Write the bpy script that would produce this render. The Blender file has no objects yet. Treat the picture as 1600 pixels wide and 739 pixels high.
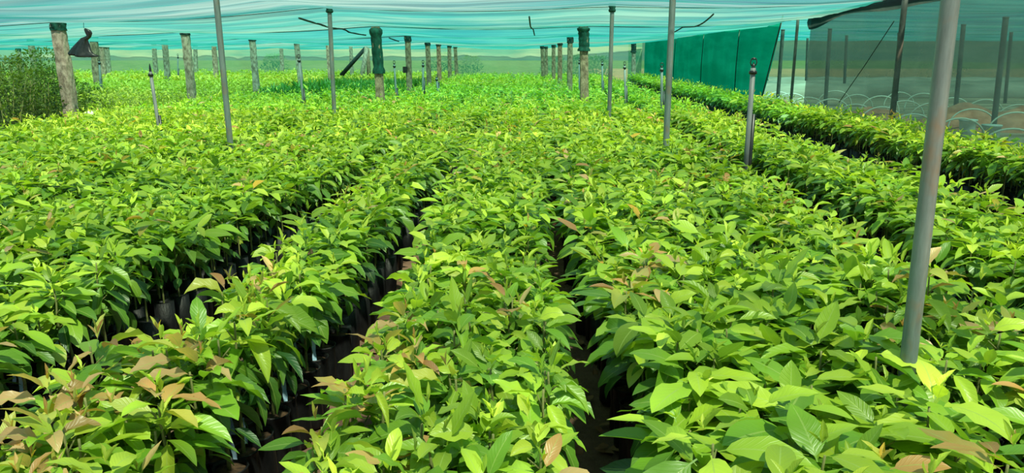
import bpy, bmesh, math, random
import numpy as np
from mathutils import Vector, Matrix, Euler
PI = math.pi
R = math.radians
rng = np.random.default_rng(7)
random.seed(11)
sc = bpy.context.scene
col = sc.collection

# ------------------------------------------------------------------ camera
F = 1189.0
CAM = Vector((0, 0, 1.65))
cd = bpy.data.cameras.new('camera'); cam = bpy.data.objects.new('camera', cd); col.objects.link(cam)
cd.sensor_width = 36; cd.lens = 36 * F / 1600; cd.clip_end = 400; cd.clip_start = 0.05
cam.location = CAM; cam.rotation_euler = (R(90 - 13.5), 0, R(1.42))
sc.camera = cam
RM = cam.rotation_euler.to_matrix()
def at(px, py, Y):
    d = RM @ Vector(((px - 800) / F, -(py - 369.5) / F, -1))
    return CAM + d * (Y / d.y)
def at_z(px, py, z):
    d = RM @ Vector(((px - 800) / F, -(py - 369.5) / F, -1))
    return CAM + d * ((z - CAM.z) / d.z)
RT = np.array(RM.transposed())
def project(p):
    q = RT @ (np.array(p) - np.array(CAM))
    return 800 + F * q[0] / -q[2], 369.5 - F * q[1] / -q[2], -q[2]

# ------------------------------------------------------------------ materials
def nodes(name):
    m = bpy.data.materials.new(name); m.use_nodes = True
    nt = m.node_tree; nt.nodes.clear()
    out = nt.nodes.new('ShaderNodeOutputMaterial')
    return m, nt, out
def N(nt, t, **kw):
    n = nt.nodes.new(t)
    for k, v in kw.items():
        if k in n.inputs: n.inputs[k].default_value = v
        else: setattr(n, k, v)
    return n
def mixc(nt, a, b, f, mode='MIX'):
    n = nt.nodes.new('ShaderNodeMix'); n.data_type = 'RGBA'; n.blend_type = mode
    for i, v in ((0, f), (6, a), (7, b)):
        if hasattr(v, 'links'): nt.links.new(v, n.inputs[i])
        else: n.inputs[i].default_value = v if i == 0 or len(v) == 4 else (*v, 1)
    return n.outputs[2]
def math_(nt, op, a, b=None, c=None):
    n = nt.nodes.new('ShaderNodeMath'); n.operation = op
    for i, v in enumerate((a, b, c)):
        if v is None: continue
        if hasattr(v, 'links'): nt.links.new(v, n.inputs[i])
        else: n.inputs[i].default_value = v
    return n.outputs[0]
def noise(nt, scale, detail=3, vec=None, rough=.5):
    n = N(nt, 'ShaderNodeTexNoise', Scale=scale, Detail=detail, Roughness=rough)
    if vec is not None: nt.links.new(vec, n.inputs['Vector'])
    return n.outputs['Fac']
def ramp(nt, fac, stops):
    n = nt.nodes.new('ShaderNodeValToRGB'); nt.links.new(fac, n.inputs[0])
    e = n.color_ramp.elements
    while len(e) < len(stops): e.new(.5)
    for s, (p, c) in zip(e, stops): s.position = p; s.color = (*c, 1)
    return n.outputs[0]
def objcoord(nt, scale=(1, 1, 1)):
    t = nt.nodes.new('ShaderNodeTexCoord'); m = nt.nodes.new('ShaderNodeMapping')
    m.inputs['Scale'].default_value = scale
    nt.links.new(t.outputs['Object'], m.inputs[0]); return m.outputs[0]

def leaf_mat(name, rough=.38, trans=.3, veins=True, transcol=1.35):
    m, nt, out = nodes(name)
    a = N(nt, 'ShaderNodeAttribute', attribute_name='leafcol')
    uv = N(nt, 'ShaderNodeAttribute', attribute_name='leafuv')
    sep = N(nt, 'ShaderNodeSeparateXYZ'); nt.links.new(uv.outputs['Vector'], sep.inputs[0])
    u, v = sep.outputs[0], sep.outputs[1]
    av = math_(nt, 'ABSOLUTE', v)
    c = a.outputs['Color']
    nz = noise(nt, 9, 3)
    c = mixc(nt, c, (.55, .6, .5), math_(nt, 'MULTIPLY', nz, .0))
    geo = nt.nodes.new('ShaderNodeNewGeometry')
    p = N(nt, 'ShaderNodeBsdfPrincipled', Roughness=rough)
    p.inputs['Specular IOR Level'].default_value = .45
    if veins:
        rib = math_(nt, 'LESS_THAN', av, .055)
        w = math_(nt, 'MULTIPLY_ADD', u, 62.0, math_(nt, 'MULTIPLY', av, -13.0))
        s = math_(nt, 'SINE', w)
        vn = math_(nt, 'POWER', math_(nt, 'MAXIMUM', s, 0.0), 10.0)
        c = mixc(nt, c, (.36, .46, .12), math_(nt, 'MULTIPLY', rib, .55))
        c = mixc(nt, c, (.36, .48, .12), math_(nt, 'MULTIPLY', vn, .07))
        bmp = N(nt, 'ShaderNodeBump', Strength=.22, Distance=.003)
        h = math_(nt, 'SUBTRACT', math_(nt, 'MULTIPLY', s, .35), vn)
        h = math_(nt, 'SUBTRACT', h, math_(nt, 'MULTIPLY', rib, 1.2))
        nt.links.new(h, bmp.inputs['Height']); nt.links.new(bmp.outputs[0], p.inputs['Normal'])
    # paler matt underside
    c2 = mixc(nt, c, (.30, .42, .16), math_(nt, 'MULTIPLY', geo.outputs['Backfacing'], .35))
    nt.links.new(c2, p.inputs['Base Color'])
    t = nt.nodes.new('ShaderNodeBsdfTranslucent')
    tc = mixc(nt, c, (1.5, 1.6, .5), 1.0, 'MULTIPLY')
    nt.links.new(tc, t.inputs[0])
    mx = N(nt, 'ShaderNodeMixShader'); mx.inputs[0].default_value = trans
    nt.links.new(p.outputs[0], mx.inputs[1]); nt.links.new(t.outputs[0], mx.inputs[2])
    nt.links.new(mx.outputs[0], out.inputs[0])
    return m

def simple(name, c1, c2, scale=8, rough=.8, metallic=0, spec=.3, stretch=(1, 1, 1), bump=0, lo=.35, hi=.65):
    m, nt, out = nodes(name)
    nz = noise(nt, scale, 5, objcoord(nt, stretch), .6)
    c = ramp(nt, nz, [(lo, c1), (hi, c2)])
    p = N(nt, 'ShaderNodeBsdfPrincipled', Roughness=rough, Metallic=metallic)
    p.inputs['Specular IOR Level'].default_value = spec
    nt.links.new(c, p.inputs['Base Color'])
    if bump:
        b = N(nt, 'ShaderNodeBump', Strength=bump, Distance=.02); nt.links.new(nz, b.inputs['Height'])
        nt.links.new(b.outputs[0], p.inputs['Normal'])
    nt.links.new(p.outputs[0], out.inputs[0]); return m

def net_mat(name, c1, c2, tint, op1, op2, scale, stretch, transl=.6, lo=.35, hi=.65, fold_shade=False):
    m, nt, out = nodes(name)
    oc = objcoord(nt, stretch)
    nz = noise(nt, scale, 4, oc, .6)
    c = ramp(nt, nz, [(lo + .06, c1), (hi - .06, c2)])
    fine = noise(nt, 26, 2, oc, .6)
    d = nt.nodes.new('ShaderNodeBsdfDiffuse'); t = nt.nodes.new('ShaderNodeBsdfTranslucent')
    c = mixc(nt, c, (.7, .7, .7), math_(nt, 'MULTIPLY', fine, .35), 'MULTIPLY')
    if fold_shade:  # shading of net folds painted into the colour as dark and light bands
        fn = noise(nt, 1.0, 3, objcoord(nt, (.12, 4.5, 1)), .55)
        fr = ramp(nt, fn, [(.36, (.48, .56, .58)), (.50, (1, 1, 1)), (.66, (1.25, 1.2, 1.2))])
        c = mixc(nt, c, fr, 1.0, 'MULTIPLY')
    nt.links.new(c, d.inputs[0]); nt.links.new(c, t.inputs[0])
    a = N(nt, 'ShaderNodeMixShader'); a.inputs[0].default_value = transl
    nt.links.new(d.outputs[0], a.inputs[1]); nt.links.new(t.outputs[0], a.inputs[2])
    tr = nt.nodes.new('ShaderNodeBsdfTransparent'); tr.inputs[0].default_value = (*tint, 1)
    b = nt.nodes.new('ShaderNodeMixShader')
    mr = nt.nodes.new('ShaderNodeMapRange'); mr.inputs[1].default_value = .3; mr.inputs[2].default_value = .7
    mr.inputs[3].default_value = op1; mr.inputs[4].default_value = op2
    nt.links.new(nz, mr.inputs[0]); nt.links.new(mr.outputs[0], b.inputs[0])
    nt.links.new(tr.outputs[0], b.inputs[1]); nt.links.new(a.outputs[0], b.inputs[2])
    nt.links.new(b.outputs[0], out.inputs[0]); return m

M = {}
M['leaf'] = leaf_mat('avocado_leaf', rough=.36, trans=.32)
M['far_leaf'] = leaf_mat('small_leaf', rough=.5, trans=.35, veins=False)
M['stem'] = simple('green_brown_stem', (.10, .12, .03), (.22, .22, .08), 30, .7)
M['bag'] = simple('black_polythene', (.004, .004, .005), (.016, .016, .018), 14, .5, spec=.25, stretch=(1, 1, .35), bump=.6)
M['soil'] = simple('potting_soil', (.03, .017, .01), (.10, .055, .03), 40, .95, bump=.8)
M['tape'] = simple('blue_tape', (.2, .38, .62), (.5, .68, .85), 20, .4)
M['granite'] = simple('granite', (.20, .15, .12), (.50, .41, .34), 16, .95, bump=.8, stretch=(1, 1, .6))
M['granite_brown'] = simple('brown_granite', (.16, .10, .07), (.40, .27, .19), 16, .95, bump=.8, stretch=(1, 1, .6))
M['wrap'] = simple('green_net_wrap', (.002, .03, .022), (.006, .085, .06), 18, .8, stretch=(1, 1, .4), bump=.8)
M['darkwrap'] = simple('dark_net_wrap', (.004, .02, .018), (.01, .05, .045), 18, .8, bump=.8)
M['black'] = simple('black_plastic', (.006, .006, .007), (.02, .02, .022), 20, .35, spec=.5)
M['whitecloth'] = simple('pale_scrap', (.6, .55, .5), (.9, .87, .85), 20, .8)
M['greypipe'] = simple('grey_pvc', (.12, .13, .14), (.24, .25, .26), 12, .45, stretch=(1, 1, .2))
M['redmound'] = simple('red_earth', (.42, .13, .07), (.75, .30, .19), 3, .95, bump=.8)
M['wire'] = simple('pale_hoop', (.7, .66, .58), (.95, .9, .82), 5, .5)
M['darkwire'] = simple('dark_rope', (.01, .02, .02), (.03, .045, .045), 9, .8)
M['bucket'] = simple('white_bucket', (.6, .6, .58), (.85, .85, .82), 6, .5)
M['darkpost'] = simple('dark_steel', (.05, .06, .055), (.11, .12, .11), 6, .6)
M['tunnel'] = simple('dusty_film', (.24, .20, .16), (.42, .36, .30), 1.5, .7, stretch=(.3, 1, 1))
M['litter'] = simple('dry_leaf', (.16, .07, .03), (.42, .22, .12), 6, .8)

def galv():
    m, nt, out = nodes('galvanised_steel')
    oc = objcoord(nt, (1, 1, .12))
    n1 = noise(nt, 26, 5, oc, .7)
    c = ramp(nt, n1, [(.3, (.12, .155, .15)), (.7, (.25, .31, .30))])
    n2 = noise(nt, 5.0, 4, objcoord(nt, (1, 1, .55)), .65)
    rf = ramp(nt, n2, [(.54, (0, 0, 0)), (.64, (1, 1, 1))])
    c = mixc(nt, c, (.30, .17, .08), math_(nt, 'MULTIPLY', rf, .6))
    p = N(nt, 'ShaderNodeBsdfPrincipled', Roughness=.5, Metallic=.35)
    nt.links.new(c, p.inputs['Base Color']); nt.links.new(p.outputs[0], out.inputs[0]); return m
M['galv'] = galv()

def ground():
    m, nt, out = nodes('nursery_soil')
    oc = objcoord(nt)
    n1 = noise(nt, 1.3, 6, oc, .65); n2 = noise(nt, 30, 4, oc, .6)
    c = ramp(nt, n1, [(.35, (.13, .065, .045)), (.65, (.31, .18, .12))])
    c = mixc(nt, c, (.5, .42, .38), math_(nt, 'MULTIPLY', n2, .5), 'MULTIPLY')
    p = N(nt, 'ShaderNodeBsdfPrincipled', Roughness=.95)
    b = N(nt, 'ShaderNodeBump', Strength=.7, Distance=.03); nt.links.new(n2, b.inputs['Height'])
    nt.links.new(b.outputs[0], p.inputs['Normal'])
    nt.links.new(c, p.inputs['Base Color']); nt.links.new(p.outputs[0], out.inputs[0]); return m
M['ground'] = ground()
M['sand'] = simple('pale_sand', (.22, .13, .085), (.50, .36, .26), 1.2, .95, stretch=(.3, 1.4, 1))
M['grass'] = simple('field_grass', (.06, .12, .03), (.16, .22, .09), .5, .95)

# ------------------------------------------------------------------ mesh helpers
def np_mesh(name, V, Fq, mats, midx=None, smooth=True, attrs=None):
    me = bpy.data.meshes.new(name)
    V = np.ascontiguousarray(V, dtype=np.float32); Fq = np.ascontiguousarray(Fq, dtype=np.int32)
    me.vertices.add(len(V)); me.vertices.foreach_set('co', V.ravel())
    me.loops.add(Fq.size); me.loops.foreach_set('vertex_index', Fq.ravel())
    me.polygons.add(len(Fq))
    me.polygons.foreach_set('loop_start', np.arange(0, Fq.size, 4, dtype=np.int32))
    me.polygons.foreach_set('loop_total', np.full(len(Fq), 4, dtype=np.int32))
    if midx is not None: me.polygons.foreach_set('material_index', midx.astype(np.int32))
    me.polygons.foreach_set('use_smooth', np.full(len(Fq), smooth, dtype=bool))
    me.update(calc_edges=True)
    for m in mats: me.materials.append(m)
    if attrs:
        c, uv = attrs
        a = me.attributes.new('leafcol', 'FLOAT_COLOR', 'POINT')
        a.data.foreach_set('color', np.concatenate([c, np.ones((len(c), 1))], 1).astype(np.float32).ravel())
        a = me.attributes.new('leafuv', 'FLOAT_VECTOR', 'POINT')
        a.data.foreach_set('vector', uv.astype(np.float32).ravel())
    return me

def link(name, me, parent=None, loc=None):
    o = bpy.data.objects.new(name, me); col.objects.link(o)
    if parent: o.parent = parent
    if loc is not None: o.location = loc
    return o
def tag(o, label=None, cat=None, group=None, kind=None):
    if label: o['label'] = label
    if cat: o['category'] = cat
    if group: o['group'] = group
    if kind: o['kind'] = kind
    return o
def thing(name, label, cat, loc=(0, 0, 0), rz=0, group=None):
    o = link(name, None, loc=loc); o.rotation_euler = (0, 0, rz)
    return tag(o, label, cat, group)

def tube_data(path, radii, seg=8, cap=True):
    path = [Vector(p) for p in path]; n = len(path)
    V = []; Fc = []
    up0 = None
    for i, p in enumerate(path):
        t = (path[min(i + 1, n - 1)] - path[max(i - 1, 0)]).normalized()
        if up0 is None:
            up0 = Vector((1, 0, 0)) if abs(t.x) < .9 else Vector((0, 1, 0))
        a = (up0 - t * up0.dot(t)).normalized(); b = t.cross(a); up0 = a
        r = radii[i] if hasattr(radii, '__len__') else radii
        for k in range(seg):
            an = 2 * PI * k / seg
            V.append(p + a * (r * math.cos(an)) + b * (r * math.sin(an)))
    for i in range(n - 1):
        for k in range(seg):
            k2 = (k + 1) % seg
            Fc.append((i * seg + k, i * seg + k2, (i + 1) * seg + k2, (i + 1) * seg + k))
    if cap:
        Fc.append(tuple(range(seg - 1, -1, -1))); Fc.append(tuple((n - 1) * seg + k for k in range(seg)))
    return V, Fc
def py_mesh(name, parts, mat, smooth=True):
    V = []; Fc = []
    for v, f in parts:
        o = len(V); V += [tuple(x) for x in v]; Fc += [tuple(i + o for i in q) for q in f]
    me = bpy.data.meshes.new(name); me.from_pydata(V, [], Fc); me.materials.append(mat)
    if smooth: me.polygons.foreach_set('use_smooth', [len(p.vertices) == 4 for p in me.polygons])
    me.update(); return me
def lathe(prof, seg=16, jit=0, rnd=random):
    V = []; Fc = []
    for (r, z) in prof:
        for k in range(seg):
            a = 2 * PI * k / seg; rr = r * (1 + rnd.uniform(-jit, jit))
            V.append((rr * math.cos(a), rr * math.sin(a), z))
    for i in range(len(prof) - 1):
        for k in range(seg):
            k2 = (k + 1) % seg
            Fc.append((i * seg + k, i * seg + k2, (i + 1) * seg + k2, (i + 1) * seg + k))
    return V, Fc

# ------------------------------------------------------------------ leaves
def prof_ellip(s):
    p = np.power(np.clip(s, 0, 1), .80) * np.power(np.clip(1 - s, 0, 1), 1.0)
    return p / .292
def leaves(base, az, pitch, curl, L, W, fold, wave, roll, colr, us, nv, shape='avo', rnd=rng):
    n = len(az); nu = len(us); us = np.array(us)
    if nv == 5: vs = np.array([-1, -.5, 0, .5, 1.])
    else: vs = np.array([-1, 0, 1.])
    um = np.concatenate([[0], (us[1:] + us[:-1]) / 2]); du = np.concatenate([[0], np.diff(us)])
    thm = pitch[:, None] - curl[:, None] * um[None]
    th = pitch[:, None] - curl[:, None] * us[None]
    r = np.cumsum(np.cos(thm) * du, 1) * L[:, None]
    z = np.cumsum(np.sin(thm) * du, 1) * L[:, None]
    s = (us - .09) / .91
    w = np.where(s <= 0.001, .045, np.maximum(prof_ellip(s), 0.0)); w[-1] = .01
    ca, sa = np.cos(az), np.sin(az)
    D = np.stack([ca, sa, 0 * ca], 1)[:, None, :]; S = np.stack([-sa, ca, 0 * ca], 1)[:, None, :]
    Z = np.array([0, 0, 1.])[None, None, :]
    nrm = -np.sin(th)[..., None] * D + np.cos(th)[..., None] * Z
    cr, sr = np.cos(roll)[:, None, None], np.sin(roll)[:, None, None]
    S2 = cr * S + sr * nrm; N2 = -sr * S + cr * nrm
    cen = base[:, None, :] + D * r[..., None] + Z * z[..., None]
    hw = (W[:, None] / 2) * w[None]
    ph = rnd.uniform(0, 6.28, n)
    P = cen[:, :, None, :] + S2[:, :, None, :] * (hw[:, :, None, None] * vs[None, None, :, None] * np.cos(fold)[:, None, None, None])
    wv = wave[:, None, None] * np.sin(us[None, :, None] * 17 + ph[:, None, None] + (vs[None, None, :] > 0) * 1.7) * np.abs(vs)[None, None, :] * w[None, :, None]
    off = hw[:, :, None] * np.abs(vs)[None, None, :] ** 1.3 * np.sin(fold)[:, None, None] + wv
    P = P + N2[:, :, None, :] * off[..., None]
    V = P.reshape(-1, 3)
    C = np.repeat(colr, nu * nv, 0)
    UV = np.zeros((n, nu, nv, 3)); UV[..., 0] = us[None, :, None]; UV[..., 1] = vs[None, None, :]
    i, j = np.meshgrid(np.arange(nu - 1), np.arange(nv - 1), indexing='ij')
    q = np.stack([i * nv + j, (i + 1) * nv + j, (i + 1) * nv + j + 1, i * nv + j + 1], -1).reshape(-1, 4)
    Fq = (q[None] + (np.arange(n) * nu * nv)[:, None, None]).reshape(-1, 4)
    return V, Fq, C, UV.reshape(-1, 3)
US_HI = [0, .09, .16, .27, .4, .54, .68, .81, .92, 1]
US_MID = [0, .09, .3, .55, .8, 1]
US_LO = [0, .35, .7, 1]

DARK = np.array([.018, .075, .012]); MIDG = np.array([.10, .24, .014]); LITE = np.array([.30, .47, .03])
YEL = np.array([.42, .52, .05]); RED = np.array([.36, .12, .07]); PINK = np.array([.46, .26, .14]); ORA = np.array([.50, .25, .03])
OLIVE = np.array([.33, .33, .06]); BLUEG = np.array([.05, .17, .05])

def plant_leaves(pos, H, S, flush, K, rnd, part='all', big=None):
    """pos (P,3) soil level; H top height over pos; S leaf scale; flush: 0 green,1 yellow,2 bronze, 3 deep green"""
    P = len(pos); k = np.arange(K)[None].repeat(P, 0).astype(float); t = k / (K - 1)
    az = k * 2.3999 + rnd.uniform(0, 6.28, (P, 1)) + rnd.normal(0, .25, (P, K))
    zb = H[:, None] * (.28 + .72 * t ** .62)
    lean = rnd.normal(0, .03 if P > 1 else .006, (P, 2)); 
    bx = pos[:, 0:1] + lean[:, 0:1] * t + np.cos(az) * .012; by = pos[:, 1:2] + lean[:, 1:2] * t + np.sin(az) * .012
    # a few leaves sit on side shoots
    side = rnd.random((P, K)) < .35
    sr = np.where(side, rnd.uniform(.02, .06, (P, K)), 0) * (1 - .7 * t)
    bx = bx + np.cos(az + .6) * sr; by = by + np.sin(az + .6) * sr
    tip = t > 1 - 2.6 / K
    zb = np.where(tip, H[:, None], zb)
    bx = np.where(tip, pos[:, 0:1] + lean[:, 0:1], bx); by = np.where(tip, pos[:, 1:2] + lean[:, 1:2], by)
    bz = pos[:, 2:3] + zb
    pitch = R(-14) + R(62) * t ** 2.0 + rnd.normal(0, .26, (P, K))
    curl = R(46) * (1 - .35 * t) + rnd.normal(0, .32, (P, K))
    L = S[:, None] * .158 * (.80 + .48 * np.sin(PI * np.clip(t * 1.0, 0, 1)) - .36 * t ** 3) * rnd.uniform(.72, 1.18, (P, K))
    tip = t > 1 - 2.6 / K
    L = np.where(tip, L * rnd.uniform(.4, .75, (P, K)), L)
    pitch = np.where(tip, R(66) + rnd.normal(0, .2, (P, K)), pitch)
    curl = np.where(tip, R(10), curl)
    W = L * rnd.uniform(.33, .47, (P, K))
    W = np.where(tip, W * .85, W)
    fold = np.abs(rnd.normal(.28, .2, (P, K))); fold = np.where(tip, .75, fold)
    wave = L * rnd.uniform(.0, .05, (P, K)); roll = rnd.normal(0, .28, (P, K))
    # colour
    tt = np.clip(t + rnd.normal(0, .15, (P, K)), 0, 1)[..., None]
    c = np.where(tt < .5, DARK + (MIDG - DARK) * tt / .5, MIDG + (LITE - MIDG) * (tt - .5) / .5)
    fl = flush[:, None, None]
    tops = np.clip((t[..., None] - .66) / .3, 0, 1)
    c = np.where(fl == 1, c + (YEL - c) * tops * .75, c)
    rsel = rnd.random((P, K, 1))
    redc = np.where(rsel < .4, PINK, np.where(rsel < .7, RED, np.where(rsel < .88, OLIVE, ORA)))
    tb = np.clip((t[..., None] - .60) / .14, 0, 1) * (rnd.random((P, K, 1)) < .72)
    c = np.where(fl == 2, c + (redc - c) * tb * .72, c)
    c = np.where(fl == 3, c * (1 - .35 * tops) , c)
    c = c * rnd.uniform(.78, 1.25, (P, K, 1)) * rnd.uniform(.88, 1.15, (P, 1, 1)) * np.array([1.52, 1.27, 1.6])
    odd = rnd.random((P, K, 1)) < .03
    c = np.where(odd, YEL * .9, c)
    base = np.stack([bx, by, bz], -1)
    f = lambda a: a.reshape(P * K)
    sel = np.ones(P * K, bool)
    if part == 'tip': sel = f(tip)
    if part == 'body': sel = ~f(tip)
    return [base.reshape(-1, 3)[sel]] + [f(a)[sel] for a in (az, pitch, curl, L, W, fold, wave, roll)] + [c.reshape(-1, 3)[sel]]

# ------------------------------------------------------------------ bed layout
BAGH = .28
def top_height(x, y):
    h = .40 + .02 * math.sin(x * 2.1 + y * 1.3) + .02 * math.sin(y * 2.9 - x)
    return h
# (name, x0, x1, y0, y1)
BEDS = [
    ('A', -3.28, -2.07, .9, 38), ('A2', -5.40, -3.70, 3.0, 23), ('A3', -7.50, -5.62, 5, 20),
    ('B', -1.24, -1.04, .75, 38), ('C', -.50, .00, .75, 38),
    ('D', .44, 1.10, .75, 38), ('D2', 1.44, 1.84, .75, 38), ('E', 2.46, 3.12, .9, 37), ('F', 4.72, 5.36, 3.5, 37),
]
plants = []   # x,y,bed
prnd = np.random.default_rng(21)
for (nm, x0, x1, y0, y1) in BEDS:
    nx = max(2, round((x1 - x0) / .135)); 
    y = y0
    while y < y1:
        sp = .14 if y < 15 else .19
        nxx = nx + (2 if nm == 'B' and y < 2.5 else 0) if y < 15 else max(2, round((x1 - x0) / .18))
        for i in range(nxx + 1):
            far = min(1, max(0, (y - 4.0) / 1.5))
            ex0 = x0 - (.10 * far if nm == 'D' else 0); ex1 = x1 + (.06 * far if nm == 'C' else .05 * far if nm == 'D' else 0)
            if nm == 'D2' and y < 2.3: ex0 += .2
            f2 = min(1, max(0, (y - 5.0) / 2.5))
            if nm == 'A': ex1 += .32 * f2
            if nm == 'B': ex0 -= .10 * f2; ex1 += .06 * f2
            if nm == 'C': ex0 -= .10 * f2
            if nm == 'C' and y < 2.4: ex0 -= .06
            if nm == 'B' and y < 2.5: ex0 -= .15
            x = ex0 + (ex1 - ex0) * i / nxx + prnd.normal(0, .022) + .035 * math.sin(y * 1.1 + len(nm) + ord(nm[0]))
            yy = y + prnd.normal(0, .022) + (.5 * sp if i % 2 else 0)
            if prnd.random() < .045: continue
            px, py, dep = project((x, yy, .7))
            if dep < .3: continue
            m = 260 if dep > 3 else 420
            if px < -m or px > 1600 + m: continue
            edge = i in (0, nxx)
            plants.append((x, yy, nm, edge, px, py, dep))
        y += sp
print('plants', len(plants))

def flush_for(x, y, nm, r):
    b = .10; yl = .42; dk = .25
    if nm in ('A', 'B', 'C') and y < 2.8 and x < -.1: b = .62
    if nm in ('D',) and y < 3: b = .10; yl = .2; dk = .6
    if nm in ('A', 'A2') and 3 < y < 9: dk = .35; yl = .3
    if nm == 'C' and y < 4 and x > -.35 : dk = .5; b = .2; yl = .15
    if y > 9: b = .07; yl = .6; dk = .12
    if r < b: return 2
    if r < b + yl: return 1
    if r < b + yl + dk: return 3
    return 0
def scale_for(x, y, nm):
    s = .92
    if nm == 'D' and y < 2.3: s = 1.3
    elif nm == 'D' and y < 2.8: s = 1.15
    elif nm == 'D' and y < 4: s = 1.08
    elif nm == 'C' and y < 3: s = .80
    elif nm in ('A', 'B') and y < 3.2: s = .82
    return s
info = []
for (x, y, nm, edge, px, py, dep) in plants:
    fl = flush_for(x, y, nm, prnd.random())
    s = scale_for(x, y, nm) * prnd.uniform(.86, 1.12)
    h = top_height(x, y) * prnd.uniform(.82, 1.22) * (1.04 if nm == 'D' and y < 3 else 1)
    info.append([x, y, nm, edge, px, py, dep, fl, s, h])
inview = sorted([i for i, p in enumerate(info) if -40 < p[4] < 1640 and p[5] < 850], key=lambda i: info[i][6])
near = set(inview[:300])
print('near max depth', max(info[i][6] for i in near))

# ---- individual saplings: variants sharing mesh data
def mk_variant(fl, seed, K=21):
    r = np.random.default_rng(seed)
    z = np.zeros((1, 3)); z[0, 2] = .0
    a = dict(pos=z, H=np.array([.42]), S=np.array([1.0]), flush=np.array([fl]), K=K)
    st = r.bit_generator.state
    out = []
    for part in ('body', 'tip'):
        r2 = np.random.default_rng(seed)
        lv = plant_leaves(rnd=r2, part=part, **a)
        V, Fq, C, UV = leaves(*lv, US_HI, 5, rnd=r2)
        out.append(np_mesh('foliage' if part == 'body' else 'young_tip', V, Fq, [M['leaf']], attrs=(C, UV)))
    return out
VAR = {fl: [mk_variant(fl, 100 * fl + s + 3, K=23 + (s % 4)) for s in range(7)] for fl in (0, 1, 2, 3)}
def bag_mesh(seed):
    rr = random.Random(seed)
    pr = [(.001, 0), (.048, 0), (.056, .012), (.058, .06), (.056, .13), (.059, .2), (.057, .262), (.060, .275), (.061, .283), (.056, .281), (.054, .262)]
    v, f = lathe(pr, 18, .045, rr); return py_mesh('grow_bag', [(v, f)], M['bag'])
BAG = [bag_mesh(s) for s in range(4)]
def soil_mesh():
    rr = random.Random(5); v, f = lathe([(.0545, 0), (.04, .004), (.02, .007), (.001, .008)], 14, .03, rr); return py_mesh('potting_soil', [(v, f)], M['soil'])
SOIL = soil_mesh()
def stem_mesh(seed):
    rr = random.Random(seed); p = []
    x = y = 0
    for i in range(8):
        p.append((x, y, -.02 + .42 * i / 7)); x += rr.uniform(-.006, .006); y += rr.uniform(-.006, .006)
    parts = [tube_data(p, [.0075 - .0006 * i for i in range(8)], 7)]
    for i in range(4):
        a = rr.uniform(0, 6.28); b = Vector(p[3 + i]); d = Vector((math.cos(a), math.sin(a), .9)) * .035
        parts.append(tube_data([b, b + d * .6, b + d], [.003, .0025, .002], 5))
    return py_mesh('stem', parts, M['stem'])
STEM = [stem_mesh(s) for s in range(4)]
def tape_mesh(seed):
    rr = random.Random(seed); V = []; Fc = []
    x = .012
    for i in range(7):
        w = .006 + .004 * rr.random(); z = .10 - i * .02
        V += [(x, -w, z), (x, w, z)]; x += rr.uniform(.0, .012)
        if i: Fc.append((2 * i - 2, 2 * i - 1, 2 * i + 1, 2 * i))
    return py_mesh('graft_tape', [(V, Fc)], M['tape'])
TAPE = [tape_mesh(s) for s in range(3)]

BEDLBL = {
    'A': 'the wide left bed', 'A2': 'the second left bed', 'A3': 'the leftmost bed',
    'B': 'the narrow bed between left gaps', 'C': 'the centre bed',
    'D': 'the bed right of the centre gap', 'D2': 'the bed behind the near pole',
    'E': 'the bed right of the near pole', 'F': 'the bed along the grey side net'}
FLLBL = {0: 'leafy avocado sapling with plain mid-green top leaves', 1: 'avocado sapling with yellow-green top leaves',
         2: 'avocado sapling with coppery pink young leaves', 3: 'avocado sapling with all deep green leaves'}
# singled-out saplings: (px, py, flush, scale, label)
HERO = [
    (955, 430, 2, 1.0, 'avocado sapling with one pale pink upright tip leaf above the centre right foliage'),
    (820, 690, 1, .8, 'small lime-green sapling at the foot of the centre gap, bottom middle'),
    (260, 640, 2, .95, 'sapling with a dark red folded tip leaf at the lower left'),
    (1150, 560, 3, 1.35, 'sapling with very long deep green leaves in the right foreground'),
    (1380, 690, 3, 1.4, 'largest-leaved sapling in the lower right corner of the near bed'),
    (1100, 660, 0, 1.3, 'broad-leaved sapling right of the black bag at the bottom'),
    (590, 600, 2, .95, 'bronze-tipped sapling in the middle foreground left of the centre gap'),
    (35, 490, 1, .95, 'yellow-hearted sapling at the left edge above the dark gap'),
    (545, 490, 0, 1.05, 'sapling holding two pale upright leaves above the middle foreground bed'),
    (350, 560, 0, 1.0, 'sapling with one broad upright green leaf left of the left soil gap'),
    (1560, 560, 2, 1.0, 'coppery-tipped sapling at the right edge below the steel pole'),
    (130, 430, 0, 1.1, 'sapling with a broad pale leaf facing the camera, far left'),
]
hero = {}
for (hx, hy, fl, s, lb) in HERO:
    w = at_z(hx, hy, .68)
    cand = sorted((i for i in near if i not in hero), key=lambda i: (info[i][0] - w.x) ** 2 + (info[i][1] - w.y) ** 2)
    hero[cand[0]] = (fl, s, lb)
cnt = 0
GRP = {0: 'plain green avocado saplings', 1: 'yellow-topped avocado saplings', 2: 'coppery-tipped avocado saplings', 3: 'deep green avocado saplings'}
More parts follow.
